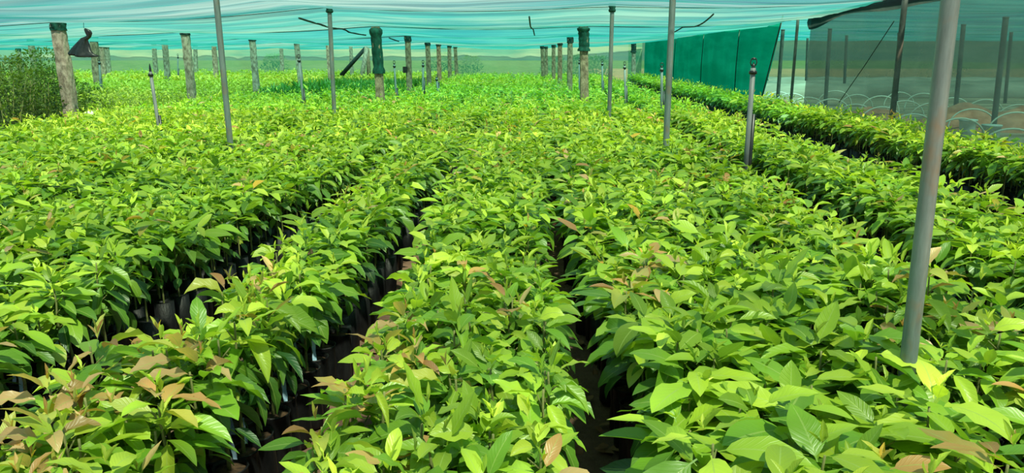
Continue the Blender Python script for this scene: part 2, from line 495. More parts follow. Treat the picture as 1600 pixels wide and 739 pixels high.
for i in sorted(near, key=lambda i: info[i][6]):
    x, y, nm, edge, px, py, dep, fl, s, h = info[i]
    lb = FLLBL[fl] + ' in ' + BEDLBL[nm]; grp = GRP[fl] + ' in ' + BEDLBL[nm]
    if i in hero: fl, s, lb = hero[i]; grp = 'individual avocado saplings'; h *= 1.05
    root = thing('avocado_sapling', lb, 'sapling', (x, y, 0), random.uniform(0, 6.28), grp)
    b = link('grow_bag', BAG[cnt % 4], root); b.rotation_euler = (random.uniform(-.03, .03), random.uniform(-.03, .03), 0)
    so = link('potting_soil', SOIL, b, (0, 0, .262))
    k = h / .42
    st = link('stem', STEM[cnt % 4], root, (0, 0, BAGH - .01)); st.scale = (1, 1, k * .97)
    fm, tm = VAR[fl][cnt % 7] if i not in hero else VAR[fl][3]
    rx, ry = random.uniform(-.1, .1), random.uniform(-.1, .1)
    for nme, me in (('foliage', fm), ('young_tip', tm)):
        o = link(nme, me, root, (0, 0, BAGH)); o.scale = (s, s, k); o.rotation_euler = (rx, ry, 0)
    if random.random() < (.6 if nm in ('A', 'B', 'E') else .12):
        o = link('graft_tape', TAPE[cnt % 3], root, (0, 0, BAGH + .02)); o.rotation_euler = (0, 0, random.uniform(0, 6)); o['label'] = 'strip of blue tape'
    cnt += 1

# ---- the remaining saplings: one object
VV = []; FF = []; CC = []; UU = []; MI = []; off = 0
def addblock(V, Fq, C, UV, mi):
    global off
    VV.append(V); FF.append(Fq + off); CC.append(C); UU.append(UV); MI.append(np.full(len(Fq), mi)); off += len(V)
rest = [p for i, p in enumerate(info) if i not in near]
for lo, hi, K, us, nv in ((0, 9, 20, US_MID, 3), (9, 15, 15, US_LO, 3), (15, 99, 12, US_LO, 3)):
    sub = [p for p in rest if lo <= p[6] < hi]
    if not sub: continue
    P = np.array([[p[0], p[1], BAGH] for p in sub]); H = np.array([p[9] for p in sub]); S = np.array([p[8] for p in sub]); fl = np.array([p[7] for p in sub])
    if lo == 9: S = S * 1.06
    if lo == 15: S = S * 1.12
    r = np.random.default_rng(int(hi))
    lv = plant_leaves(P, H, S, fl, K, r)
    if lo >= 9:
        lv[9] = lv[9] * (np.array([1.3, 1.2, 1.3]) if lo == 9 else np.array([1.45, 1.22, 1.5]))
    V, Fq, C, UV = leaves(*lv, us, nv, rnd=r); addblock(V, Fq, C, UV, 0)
    # bags and stems (low poly)
    seg = 8; a = np.arange(seg) * 2 * PI / seg
    ring = lambda rad, z: np.stack([np.cos(a) * rad, np.sin(a) * rad, np.full(seg, z)], 1)
    T = np.concatenate([ring(.052, 0), ring(.058, .1), ring(.057, .28), ring(.004, .27)])
    j = np.arange(seg); Q = np.concatenate([np.stack([k * seg + j, k * seg + (j + 1) % seg, (k + 1) * seg + (j + 1) % seg, (k + 1) * seg + j], 1) for k in range(3)])
    base = P.copy(); base[:, 2] = 0
    V = (T[None] + base[:, None]).reshape(-1, 3); Fq = (Q[None] + (np.arange(len(P)) * len(T))[:, None, None]).reshape(-1, 4)
    addblock(V, Fq, np.zeros((len(V), 3)), np.zeros((len(V), 3)), 1)
    if lo < 15:
        a3 = np.arange(4) * PI / 2
        rg = lambda rad, z: np.stack([np.cos(a3) * rad, np.sin(a3) * rad, np.full(4, z)], 1)
        T = np.concatenate([rg(.006, .26), rg(.004, .60)]); j = np.arange(4)
        Q = np.stack([j, (j + 1) % 4, 4 + (j + 1) % 4, 4 + j], 1)
        V = (T[None] + base[:, None]).reshape(-1, 3); Fq = (Q[None] + (np.arange(len(P)) * 8)[:, None, None]).reshape(-1, 4)
        addblock(V, Fq, np.zeros((len(V), 3)), np.zeros((len(V), 3)), 2)
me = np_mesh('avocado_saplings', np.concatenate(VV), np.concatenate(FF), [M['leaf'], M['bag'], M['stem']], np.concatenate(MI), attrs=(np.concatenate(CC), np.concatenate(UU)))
o = link('avocado_saplings', me)
tag(o, 'long beds of bright green avocado saplings stretching back to the far net', 'saplings', kind='stuff')
print('stuff quads', len(me.polygons))

# ------------------------------------------------------------------ yellow-green crop at the left and other plants
def bushy(P, H, Rd, K, Lf, c0, c1, r, us=US_LO, up=.5, wr=.4):
    """K small leaves scattered through an upright crown of height H and radius Rd around each P"""
    n = len(P); t = r.random((n, K)) ** .8; az = r.uniform(0, 6.28, (n, K))
    rad = Rd[:, None] * np.sqrt(r.random((n, K))) * (1 - .55 * t ** 2)
    base = np.stack([P[:, 0:1] + np.cos(az) * rad, P[:, 1:2] + np.sin(az) * rad, P[:, 2:3] + H[:, None] * (.08 + .92 * t)], -1).reshape(-1, 3)
    f = lambda a: a.reshape(-1)
    L = Lf * r.uniform(.7, 1.3, (n, K)); az2 = az + r.normal(0, .6, (n, K))
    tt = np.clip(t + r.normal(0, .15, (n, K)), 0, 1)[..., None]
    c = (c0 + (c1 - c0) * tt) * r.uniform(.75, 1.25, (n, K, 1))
    return leaves(base, f(az2), f(up + r.normal(0, .4, (n, K))), f(r.uniform(.2, .9, (n, K))), f(L), f(L * wr * r.uniform(.8, 1.2, (n, K))),
                  f(np.full((n, K), .2)), f(np.zeros((n, K))), f(r.normal(0, .4, (n, K))), c.reshape(-1, 3), us, 3, rnd=r)
r = np.random.default_rng(5)
Y0 = np.array([.14, .24, .02]); Y1 = np.array([.62, .60, .09])
yp = []
y = 14.6
while y < 37:
    x = -8.1
    while x > -26:
        px, py, dep = project((x, y, .8))
        if px > -120: yp.append((x + r.normal(0, .05), y + r.normal(0, .05), dep))
        x -= .36
    y += .36
yp.sort(key=lambda p: p[2])
seen = [p for p in yp if project((p[0], p[1], .8))[0] > 10]
first = seen[:300]; fs = set(first); others = [p for p in yp if p not in fs]
print('yellow', len(first), len(others))
YM = []
for s in range(6):
    rr = np.random.default_rng(60 + s)
    V, Fq, C, UV = bushy(np.zeros((1, 3)), np.array([.86]), np.array([.24]), 80, .085, Y0, Y1, rr)
    YM.append(np_mesh('foliage', V, Fq, [M['far_leaf']], attrs=(C, UV)))
ys = []
for s in range(3):
    rr = random.Random(s); parts = []
    for k in range(4):
        a = rr.uniform(0, 6.28); parts.append(tube_data([(0, 0, 0), (math.cos(a) * .04, math.sin(a) * .04, .35), (math.cos(a) * .1, math.sin(a) * .1, .75)], [.008, .006, .003], 5))
    ys.append(py_mesh('stems', parts, M['stem']))
for i, p in enumerate(first):
    root = thing('leafy_seedling', 'yellow-green bushy young plant in the block behind the left granite posts', 'seedling', (p[0], p[1], 0), random.uniform(0, 6.28), 'yellow-green plants in the left block')
    s = random.uniform(.82, 1.12)
    for nme, me in (('foliage', YM[i % 6]), ('stems', ys[i % 3])):
        o = link(nme, me, root); o.scale = (1, 1, s)
P = np.array([[p[0], p[1], 0] for p in others])
V, Fq, C, UV = bushy(P, r.uniform(.72, .95, len(P)), np.full(len(P), .25), 36, .13, Y0, Y1, r)
o = link('leafy_seedlings', np_mesh('leafy_seedlings', V, Fq, [M['far_leaf']], attrs=(C, UV)))
tag(o, 'distant mass of yellow-green young plants in front of the back net at left', 'seedlings', kind='stuff')
# strap-leaved dark plants behind beds A2, A3
sp = []
for (x0, x1, y0, y1) in ((-7.4, -3.8, 21.2, 29), ):
    y = y0
    while y < y1:
        x = x0
        while x < x1:
            sp.append((x + r.normal(0, .05), y + r.normal(0, .05), BAGH)); x += .26
        y += .3
P = np.array(sp); n = len(P)
V, Fq, C, UV = bushy(P, np.full(n, .34), np.full(n, .08), 16, .26, np.array([.02, .10, .02]), np.array([.08, .26, .03]), r, up=1.05, wr=.15)
o = link('strap_leaved_plants', np_mesh('strap_leaved_plants', V, Fq, [M['far_leaf']], attrs=(C, UV)))
tag(o, 'patch of dark green upright strap-leaved plants left of the net-wrapped post', 'plants', kind='stuff')
sp = []
y = 29.2
while y < 38:
    x = -7.4
    while x < -3.8:
        sp.append((x + r.normal(0, .05), y + r.normal(0, .05), .2)); x += .3
    y += .32
P = np.array(sp)
V, Fq, C, UV = bushy(P, np.full(len(P), .6), np.full(len(P), .18), 26, .13, Y0, Y1 * .9, r)
o = link('low_yellow_plants', np_mesh('low_yellow_plants', V, Fq, [M['far_leaf']], attrs=(C, UV)))
tag(o, 'low yellow-green plants at the back between the left rows of posts', 'plants', kind='stuff')

# tall dark shrubs at the far left
def shrub(loc, H, Rd, K, Lf, c0, c1, label, cat, seed, group=None, name='tall_shrub', up=.6, nst=7):
    rr = np.random.default_rng(seed); root = thing(name, label, cat, loc, 0, group)
    V, Fq, C, UV = bushy(np.zeros((1, 3)), np.array([H]), np.array([Rd]), K, Lf, c0, c1, rr, up=up)
    link('foliage', np_mesh('foliage', V, Fq, [M['far_leaf']], attrs=(C, UV)), root)
    q = random.Random(seed); parts = []
    for k in range(nst):
        a = q.uniform(0, 6.28); e = q.uniform(.3, .8) * Rd
        parts.append(tube_data([(0, 0, 0), (math.cos(a) * e * .5, math.sin(a) * e * .5, H * .4), (math.cos(a) * e, math.sin(a) * e, H * .93)], [.012, .008, .003], 5))
    link('stems', py_mesh('stems', parts, M['stem']), root)
    return root
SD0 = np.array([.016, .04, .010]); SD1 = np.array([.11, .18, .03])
shr = [(2, 11.4, 1.35, 'dark bushy shrub at the left edge of the photo, nearest'), (30, 12.0, 1.35, 'dark bushy shrub second from the left edge'),
       (60, 12.6, 1.4, 'dark bushy shrub midway between the left edge and the post'), (88, 13.6, 1.45, 'dark bushy shrub just left of the leaning granite post'),
       (-25, 12.4, 1.5, 'tall shrub cut by the left edge of the photo'), (12, 13.8, 1.55, 'tall thin-stemmed shrub behind the left edge shrubs'),
       (45, 14.6, 1.5, 'tall shrub behind the left group, its tips pale green'), (78, 15.4, 1.75, 'tallest shrub behind the granite post with sprays reaching the net'),
       (118, 15.0, 1.1, 'shrub showing right of the leaning granite post'), (20, 12.9, 1.6, 'dense dark shrub with taller top among the left group'), (52, 13.6, 1.7, 'dense shrub with upright stems left of the granite post'), (98, 14.4, 1.3, 'shrub standing directly behind the leaning granite post'),
       (150, 16.2, .95, 'small shrub beside the pale scrap at left')]
for i, (px, Y, H, lb) in enumerate(shr):
    p = at(px, 150, Y)
    shrub((p.x, p.y, 0), H, .46, 760, .075, SD0, SD1, lb, 'shrub', 300 + i, 'tall shrubs at the left edge')
p = at(875, 130, 21); shrub((p.x, p.y, 0), .98, .38, 260, .07, np.array([.05, .13, .03]), np.array([.25, .38, .12]), 'wispy weed bush beside the right row of brown posts', 'bush', 400, name='weed_bush')
p = at(797, 130, 15.5); shrub((p.x, p.y, 0), .85, .10, 90, .09, np.array([.05, .13, .03]), np.array([.25, .38, .12]), 'slender weed growing in the far end of the centre gap', 'weed', 401, name='tall_weed', nst=3)
for i, (px, Y, H, lb) in enumerate(((690, 41.5, 1.7, 'bush seen through the back net behind the left post row'), (905, 41.5, 1.6, 'bush seen through the back net behind the right post row'),
                                    (935, 42.5, 1.5, 'bush seen through the back net left of the green side net'), (735, 43, 1.5, 'low bush seen through the middle of the back net'),
                                    (865, 43.0, 1.5, 'bush outside the back net near the brown post pair'), (430, 42, 1.6, 'bush outside the back net at left'))):
    p = at(px, 100, Y); shrub((p.x, p.y, 0), H, .9, 700, .16, np.array([.012, .05, .015]), np.array([.05, .14, .03]), lb, 'bush', 420 + i, name='outside_bush')

# ------------------------------------------------------------------ setting: ground
def plane(name, x0, x1, y0, y1, z, mat, nx=2, ny=2, fn=None):
    V = []; Fc = []
    for j in range(ny + 1):
        for i in range(nx + 1):
            x = x0 + (x1 - x0) * i / nx; y = y0 + (y1 - y0) * j / ny
            V.append((x, y, z + (fn(x, y) if fn else 0)))
    for j in range(ny):
        for i in range(nx):
            a = j * (nx + 1) + i; Fc.append((a, a + 1, a + nx + 2, a + nx + 1))
    return py_mesh(name, [(V, Fc)], mat)
from mathutils import noise as mn
o = link('floor', plane('floor', -30, 5.8, -3, 40.5, 0, M['ground'], 160, 200, lambda x, y: .012 * mn.noise(Vector((x * 3, y * 3, 0))) - .008)); tag(o, kind='structure')
o = link('yard_ground', plane('yard_ground', 5.8, 60, -3, 90, -.01, M['sand'], 20, 20)); tag(o, kind='structure')
o = link('field', plane('field', -120, 90, 40.5, 200, -.02, M['grass'], 4, 4)); tag(o, kind='structure')
# leaf litter in the paths
r = np.random.default_rng(9); pts = []
for (x0, x1) in ((-1.02, -.58), (.06, .4), (-1.75, -1.35), (1.14, 1.4), (2.0, 2.4)):
    for k in range(160):
        pts.append((r.uniform(x0, x1), r.uniform(1.3, 9), .012))
P = np.array(pts); n = len(P)
L = r.uniform(.03, .09, n)
V, Fq, C, UV = leaves(P, r.uniform(0, 6.28, n), r.normal(0, .15, n), r.normal(.2, .5, n), L, L * .5, r.uniform(0, .5, n), L * .05, r.normal(0, .3, n), np.zeros((n, 3)), US_LO, 3, rnd=r)
o = link('leaf_litter', np_mesh('leaf_litter', V, Fq, [M['litter']])); tag(o, 'dry brown fallen leaves on the soil between the beds', 'leaf litter', kind='stuff')

# ------------------------------------------------------------------ ceiling nets
CX = [-30, -21.3, -16.8, -12.3, -7.8, -3.5, 1.25, 5.7]
CY = [-1.0, 2.4, 8.1, 12.9, 17.5, 21.7, 25.8, 29.6, 33.5, 39.6]
def ztop(px, py, Y): return at(px, py, Y).z
Z13 = [2.02, 2.05, 2.06, 2.08, ztop(90, 33, 12.9), ztop(515, 11, 12.9), ztop(955, 9, 12.9), 2.50]
Z17 = [2.02, 2.03, 2.05, 2.10, ztop(288, 49, 17.5), ztop(583, 40, 17.5), ztop(912, 40, 17.5), ztop(1215, 31, 17.5)]
Z21 = [2.02, 2.03, 2.05, 2.06, ztop(394, 59, 21.7), ztop(637, 55, 21.7), ztop(891, 56, 21.7), ztop(1135, 42, 21.7)]
Z25 = [2.02, 2.03, 2.05, 2.05, ztop(463, 65, 25.8), ztop(668, 65, 25.8), ztop(880, 64, 25.8), ztop(1090, 48, 25.8)]
ZT = [[2.12, 2.14, 2.2, 2.3, 2.35, 2.45, 2.5, 2.55]] * 2 + [[2.05, 2.08, 2.12, 2.16, 2.24, 2.44, 2.5, 2.55]] + [Z13, Z17, Z21, Z25] + \
     [[2.02, 2.02, 2.03, 2.04, 2.07, 2.07, 2.08, 2.3], [2.0, 2.0, 2.0, 2.02, 2.03, 2.04, 2.05, 2.3], [1.98, 1.98, 1.98, 1.98, 2.0, 2.0, 2.0, 2.32]]
def zc(x, y, sag=True):
    i = max(k for k in range(len(CX) - 1) if x >= CX[k] - 1e-6 or k == 0); j = max(k for k in range(len(CY) - 1) if y >= CY[k] - 1e-6 or k == 0)
    u = min(max((x - CX[i]) / (CX[i + 1] - CX[i]), 0), 1); v = min(max((y - CY[j]) / (CY[j + 1] - CY[j]), 0), 1)
    z = (ZT[j][i] * (1 - u) + ZT[j][i + 1] * u) * (1 - v) + (ZT[j + 1][i] * (1 - u) + ZT[j + 1][i + 1] * u) * v
    z -= .07 * math.sin(PI * u) ** 1.0
    if sag: z -= .09 * math.sin(PI * v) * (.75 + .25 * math.sin(PI * u))
    return z
def net_sheet(name, x0, x1, y0, y1, mat, dx=.3, dy=.14, wr=.012, fz=zc):
    nx = int((x1 - x0) / dx); ny = max(4, int((y1 - y0) / dy))
    V = []; Fc = []
    for j in range(ny + 1):
        y = y0 + (y1 - y0) * j / ny
        for i in range(nx + 1):
            x = x0 + (x1 - x0) * i / nx
            e = min(1, min(y - y0, y1 - y) / .3)
            w = wr * e * (mn.noise(Vector((x * .35, y * 3.5, 3))) + .6 * mn.noise(Vector((x * 1.2, y * 1.2, 7))))
            V.append((x, y, fz(x, min(max(y, y0 + 1e-4), y1 - 1e-4)) + w))
    for j in range(ny):
        for i in range(nx):
            a = j * (nx + 1) + i; Fc.append((a, a + 1, a + nx + 2, a + nx + 1))
    return link(name, py_mesh(name, [(V, Fc)], mat))
CM = [
    net_mat('shade_net_pale', (.015, .13, .155), (.075, .17, .20), (.40, .62, .66), .55, .86, 1.0, (.18, 2.2, 1), fold_shade=True),
    net_mat('shade_net_teal', (.012, .16, .16), (.07, .20, .195), (.32, .72, .73), .58, .84, .9, (.3, 1.1, 1), fold_shade=True),
    net_mat('shade_net_aqua', (.005, .15, .16), (.025, .19, .19), (.24, .70, .73), .58, .84, .9, (.35, .9, 1), fold_shade=True),
]
for j in range(len(CY) - 1):
    m = CM[0] if j <= 2 else CM[1] if j in (3, 6) else CM[2]
    o = net_sheet('ceiling', CX[0], 5.7, CY[j], CY[j + 1], m, wr=.045 if j < 3 else .035); tag(o, kind='structure')
# hem ropes along each support row, plus column cables
k = 1
for j in range(1, len(CY)):
    path = [(x, CY[j] - .01, zc(x, CY[j], False) - .012) for x in np.linspace(-29.5, 5.7, 90)]
    o = link('trim_%d' % k, py_mesh('hem', [tube_data(path, .006 if CY[j] < 14 else .010, 5)], M['darkwire'])); tag(o, kind='structure'); k += 1
# sewn seams hanging across the panels
def seam(pts, rad, label):
    global k
    path = []
    for a, b in zip(pts[:-1], pts[1:]):
        for t in np.linspace(0, 1, 9)[:-1]:
            x = a[0] + (b[0] - a[0]) * t; y = a[1] + (b[1] - a[1]) * t
            path.append((x, y, zc(x, y) - .02))
    o = link('net_seam', py_mesh('net_seam', [tube_data(path, rad, 6)], M['darkwire'])); tag(o, label, 'seam')
def ceil_hit(px, py):
    lo, hi = 3.0, 39.0
    best = None; prev = None
    for Y in np.arange(9, 39, .1):
        p = at(px, py, Y); d = p.z - zc(p.x, Y)
        if prev is not None and prev < 0 <= d: return (p.x, Y)
        prev = d
    return (at(px, py, 20).x, 20)
seam([ceil_hit(467, 25), ceil_hit(500, 36), ceil_hit(545, 48), ceil_hit(575, 54)], .018, 'dark sewn net seam slanting across the ceiling left of the wrapped post')
seam([ceil_hit(827, 24), ceil_hit(829, 40), ceil_hit(836, 56)], .014, 'short dark seam hanging down the middle of the ceiling net')
seam([ceil_hit(1115, 19), ceil_hit(1085, 40), ceil_hit(1050, 50)], .014, 'dark net seam slanting across the ceiling right of the middle pole')
seam([ceil_hit(608, 58), ceil_hit(625, 64)], .018, 'short dark seam just right of the net-wrapped post')

# ------------------------------------------------------------------ walls (hanging nets)
def curtain(name, pts, z0, ztopf, mat, amp=.03, du=.12, nz=14, freq=2.2):
    V = []; Fc = []; cols = 0
    for a, b in zip(pts[:-1], pts[1:]):
        a = Vector((*a, 0)); b = Vector((*b, 0)); n = max(2, int((b - a).length / du)); d = (b - a).normalized(); nr = Vector((-d.y, d.x, 0))
        for i in range(n + (1 if b.xy == Vector(pts[-1]) else 0)):
            p = a.lerp(b, i / n); zt = ztopf(p.x, p.y)
            for kz in range(nz + 1):
                t = kz / nz; z = z0 + (zt - z0) * t
                off_ = amp * math.sin(PI * min(1, t * 1.1)) * mn.noise(Vector((p.x * freq, p.y * freq, z * .5))) * 1.5
                V.append(tuple(p + nr * off_ + Vector((0, 0, z))))
            cols += 1
    for i in range(cols - 1):
        for kz in range(nz):
            a = i * (nz + 1) + kz; Fc.append((a, a + nz + 1, a + nz + 2, a + 1))
    o = link(name, py_mesh(name, [(V, Fc)], mat)); tag(o, kind='structure'); return o
M['net_back'] = net_mat('back_net', (.07, .32, .22), (.20, .42, .28), (.5, .8, .65), .74, .88, .8, (.25, 1, 3))
M['net_green'] = net_mat('green_side_net', (.0, .25, .17), (.005, .33, .235), (.02, .45, .33), .88, .94, 1.2, (1, .25, 1.5), transl=.5)
M['net_grey'] = net_mat('grey_side_net', (.125, .12, .125), (.175, .165, .165), (.66, .66, .64), .58, .70, 1.0, (.6, .6, 1.4), transl=.5)
M['net_flap'] = net_mat('dark_net_flap', (.012, .035, .035), (.03, .06, .06), (.2, .3, .3), .84, .95, 1.5, (.6, .6, 2), transl=.4)
curtain('wall_back', [(-30, 39.8), (5.6, 39.8)], .02, lambda x, y: zc(min(x, 5.6), 39.59, False) + .02, M['net_back'], .06, .2)
ztr = lambda x, y: zc(5.69, min(y, 39.5), False) + .0
gw = curtain('wall_right', [(5.72, 18.1), (5.72, 39.7)], .03, ztr, M['net_green'], .05)
for v in gw.data.vertices:   # the free near edge hangs slanting back towards the ground
    v.co.y += (1 - v.co.z / 2.5) * 1.5 * max(0, 1 - (v.co.y - 18.1) / 4)
o = link('edge_rope', py_mesh('edge_rope', [tube_data([(5.70, 18.1 + 1.5 * (1 - z / 2.5) , z) for z in np.linspace(.03, 2.5, 8)], .016, 6)], M['darkwire'])); tag(o, 'dark rope along the slanting free edge of the green side net', 'rope')
curtain('wall_right', [(5.75, 1.2), (5.75, 16.4)], .03, ztr, M['net_grey'], .05)
# flap of doubled net sagging from the eave over the grey net
V = []; Fc = []; nfl = 70
for i in range(nfl + 1):
    y = 16.35 - (16.35 - 6.0) * i / nfl; t = i / nfl
    zt = ztr(0, y) + .01; d = .08 + .20 * math.exp(-((t) / .10) ** 2) + .10 * math.sin(PI * t) + .02 * math.sin(t * 23)
    for j in range(5):
        V.append((5.70 - .05 * math.sin(PI * j / 4) , y, zt - d * j / 4))
for i in range(nfl):
    for j in range(4):
        a = i * 5 + j; Fc.append((a, a + 1, a + 6, a + 5))
o = link('net_flap', py_mesh('net_flap', [(V, Fc)], M['net_flap'])); tag(o, 'dark doubled flap of shade net sagging along the eave of the grey side net', 'net flap')
for y in (21.6, 26.0, 31):   # vertical joins of the green side net
    o = link('net_seam', py_mesh('net_seam', [tube_data([(5.64, y, .0), (5.63, y, 1.3), (5.66, y, ztr(0, y))], .014, 5)], M['wrap'])); tag(o, 'vertical join in the green side net', 'seam', 'vertical joins in the green side net')
# neighbouring net house
def zn(x, y): return 2.52 - .12 * math.sin(PI * ((y - 2) / 4.5 % 1)) - .06 * math.sin(PI * ((x - 6) / 4.5 % 1))
o = net_sheet('neighbour_ceiling', 5.76, 38, 2, 47, CM[2], dx=.6, dy=.4, fz=zn); tag(o, kind='structure')
M['net_far'] = net_mat('far_net', (.02, .17, .11), (.07, .24, .16), (.4, .8, .6), .78, .9, .8, (.25, 1, 3))
curtain('neighbour_back_net', [(5.8, 47), (38, 47), (38, 3)], .02, lambda x, y: zn(x, y), M['net_far'], .06, .4)

# ------------------------------------------------------------------ posts and poles
def granite_post(name, px0, py0, px1, py1, Y, w, label, mat='granite', wrap=None, wrapmat='wrap', group=None, cat='post', seed=0, ext=0):
    """top pixel, lower visible pixel at depth Y -> leaning stone post from the ground"""
    a = at(px0, py0, Y); b = at(px1, py1, Y); t = (a.z - 0) / max(.05, a.z - b.z)
    gx = a.x + (b.x - a.x) * t
    foot = Vector((gx, Y, 0)); top = Vector((a.x, Y, a.z + ext))
    root = thing(name, label, cat, tuple(foot), 0, group)
    q = random.Random(seed + int(px0)); n = 22; seg = 12; V = []; Fc = []
    ax = top - foot
    for i in range(n + 1):
        c = ax * (i / n)
        for kk in range(seg):
            an = 2 * PI * kk / seg + PI / 4
            sq = 1 / max(abs(math.cos(an)), abs(math.sin(an))); rr = w / 2 * min(sq, 1.22) * (1.06 - .12 * i / n) * (1 + q.uniform(-.07, .07))
            V.append((c.x + rr * math.cos(an), c.y + rr * math.sin(an), c.z))
    for i in range(n):
        for kk in range(seg):
            k2 = (kk + 1) % seg; Fc.append((i * seg + kk, i * seg + k2, (i + 1) * seg + k2, (i + 1) * seg + kk))
    Fc.append(tuple(n * seg + kk for kk in range(seg)))
    link('shaft', py_mesh('shaft', [(V, Fc)], M[mat], smooth=False), root)
    if wrap:
        zb = at(px0, wrap, Y).z; zt_ = top.z + .01; V = []; Fc = []; m = 14; sg = 20
        for i in range(m + 1):
            z = zb + (zt_ - zb) * i / m; c = ax * (z / top.z); fl = 1.22 + (.22 if i < 2 else 0) + (.25 if i > m - 3 else 0) + .05 * math.sin(i * 2.1)
            if zt_ - zb < .2: fl = 1.2
            if i == m: fl = .7
            for kk in range(sg):
                an = 2 * PI * kk / sg; rr = w / 2 * fl * (1 + .08 * math.sin(an * 5 + i * .4) + q.uniform(-.04, .04))
                V.append((c.x + rr * math.cos(an), c.y + rr * math.sin(an), z))
        for i in range(m):
            for kk in range(sg):
                k2 = (kk + 1) % sg; Fc.append((i * sg + kk, i * sg + k2, (i + 1) * sg + k2, (i + 1) * sg + kk))
        Fc.append(tuple(m * sg + kk for kk in range(sg)))
        o = link('net_wrap', py_mesh('net_wrap', [(V, Fc)], M[wrapmat]), root); o['label'] = 'dark green netting wrapped round the post head'
    return root
GP = 'granite_post'
granite_post(GP, 90, 36, 113, 185, 12.9, .20, 'leaning rough grey granite post nearest the left edge, black bag beside its head', wrap=48)
granite_post(GP, 289, 50, 300, 147, 17.5, .18, 'granite post left of the tall steel pole, its top wrapped in dark net', wrap=55, wrapmat='darkwrap')
granite_post(GP, 394, 60, 401, 140, 21.7, .17, 'granite post just right of the left steel pole', wrap=64, wrapmat='darkwrap')
granite_post(GP, 463, 65, 469, 118, 25.8, .17, 'granite post with a grey riser pipe standing in front of it', wrap=68, wrapmat='darkwrap')
granite_post(GP, 512, 67, 516, 120, 29.6, .16, 'granite post showing left of the second steel pole')
granite_post(GP, 548, 70, 550, 118, 33.5, .15, 'slim granite post beside the slanting wooden brace')
granite_post(GP, 146, 58, 152, 120, 21.7, .19, 'brown granite post right of the hanging black bag', mat='granite_brown', wrap=64)
FARL = [(158, 70, 162, 108, 29.6), (166, 71, 170, 108, 31), (240, 66, 243, 103, 33.5), (257, 62, 261, 110, 25.8), (305, 69, 306, 102, 36.5), (334, 67, 337, 108, 29.6), (28, 76, 33, 106, 31), (47, 62, 53, 98, 25.8), (88, 72, 92, 106, 28), (439, 70, 441, 106, 37)]
for (a, b, c, d, Y) in FARL:
    granite_post(GP, a, b, c, d, Y, .17, 'small distant granite post standing among the yellow-green plants at left', group='distant granite posts at left', wrap=b + 4)
granite_post(GP, 587, 42, 594, 148, 17.5, .19, 'post with its upper two thirds wrapped in dark green net, left of centre', mat='granite_brown', wrap=115)
BP = [(637, 56, 640, 143, 21.7, 'brown post with a small black box fixed to it'), (668, 67, 671, 138, 25.8, 'brown post second behind the net-wrapped left post'),
      (685, 68, 687, 130, 28.9, 'brown post third behind the net-wrapped left post'), (702, 70, 703, 126, 32.7, 'thin brown post fourth behind the net-wrapped left post'), (711, 71, 714, 122, 35.6, 'last brown post of the row left of the centre gap')]
for (a, b, c, d, Y, lb) in BP: granite_post(GP, a, b, c, d, Y, .16, lb, mat='granite_brown', wrap=b + (9 if Y < 22 else 4), wrapmat='darkwrap')
granite_post(GP, 912, 42, 913, 148, 17.5, .19, 'brown granite post with a bulky green net cap, right of centre', mat='granite_brown', wrap=80)
for (a, b, c, d, Y, lb) in [(891, 58, 890, 144, 21.7, 'brown post just left of the green-capped post'), (875, 67, 875, 128, 26.5, 'slim brown post third from the green-capped post'),
                            (865, 70, 865, 125, 31, 'slim brown post fourth from the green-capped post'), (847, 72, 849, 125, 33, 'left of the two close brown posts near the back net'), (853, 72, 854, 122, 35, 'right of the two close brown posts near the back net')]:
    granite_post(GP, a, b, c, d, Y, .15, lb, mat='granite_brown', wrap=b + (9 if Y < 22 else 4), wrapmat='darkwrap')
granite_post('wooden_post', 990, 64, 990, 116, 38.6, .2, 'pale yellowish post at the far corner of the green side net', wrap=82, wrapmat='darkwrap')
# slanting brace + pale leaning timbers near x 540-575
def timber(p0, p1, w, label, mat):
    o = link('wooden_brace', py_mesh('wooden_brace', [tube_data([p0, Vector(p0).lerp(Vector(p1), .5) + Vector((.01, 0, .015)), p1], [w, w * .9, w * .85], 7)], M[mat])); return tag(o, label, 'brace')
p0 = at(535, 112, 31.4); p0.z = .62; timber(at(533, 118, 31.4), at(573, 73, 31.4), .09, 'dark slanting wooden brace between the left posts', 'darkwire')
timber(at(563, 132, 31.0), at(573, 74, 31.2), .10, 'pale leaning timber propped under the slanting brace', 'granite')
timber(at(577, 132, 31.6), at(574, 74, 31.6), .09, 'dark timber right of the pale leaning one', 'granite_brown')

def steel_pole(px0, py0, px1, py1, Y, w, label, topz=None, wrap=None, mat='galv', name='steel_pole', group=None):
    a = at(px0, py0, Y); b = at(px1, py1, Y); s = (a.x - b.x) / (a.z - b.z)
    tz = topz if topz else a.z
    gx = b.x - s * b.z
    root = thing(name, label, 'pole', (gx, Y, 0), 0, group)
    n = 12; path = [(s * tz * i / n, 0, tz * i / n) for i in range(n + 1)]
    link('tube', py_mesh('tube', [tube_data(path, w / 2, 20)], M[mat]), root)
    if wrap:
        zb = at(px0, wrap, Y).z
        path = [(s * (zb + (tz - zb) * i / 5), 0, zb + (tz - zb) * i / 5) for i in range(6)]
        o = link('net_wrap', py_mesh('net_wrap', [tube_data(path, [w * .75, w * .9, w * .7, w * .85, w * .7, w * .8], 10)], M['wrap']), root); o['label'] = 'green netting tied round the pole head'
    else:
        link('cap', py_mesh('cap', [lathe([(w * .55, -.02), (w * .56, .0), (w * .45, .008), (.001, .01)], 20)], M[mat]), root, (s * tz, 0, tz))
    return root
steel_pole(1485, 0, 1421, 548, 2.35, .052, 'thick galvanised steel pole with rust streaks in the right foreground', topz=2.42)
steel_pole(338, 0, 360, 226, 8.1, .062, 'tall grey steel pole standing in the left beds', topz=zc(-3.3, 8.1, False) - .02)
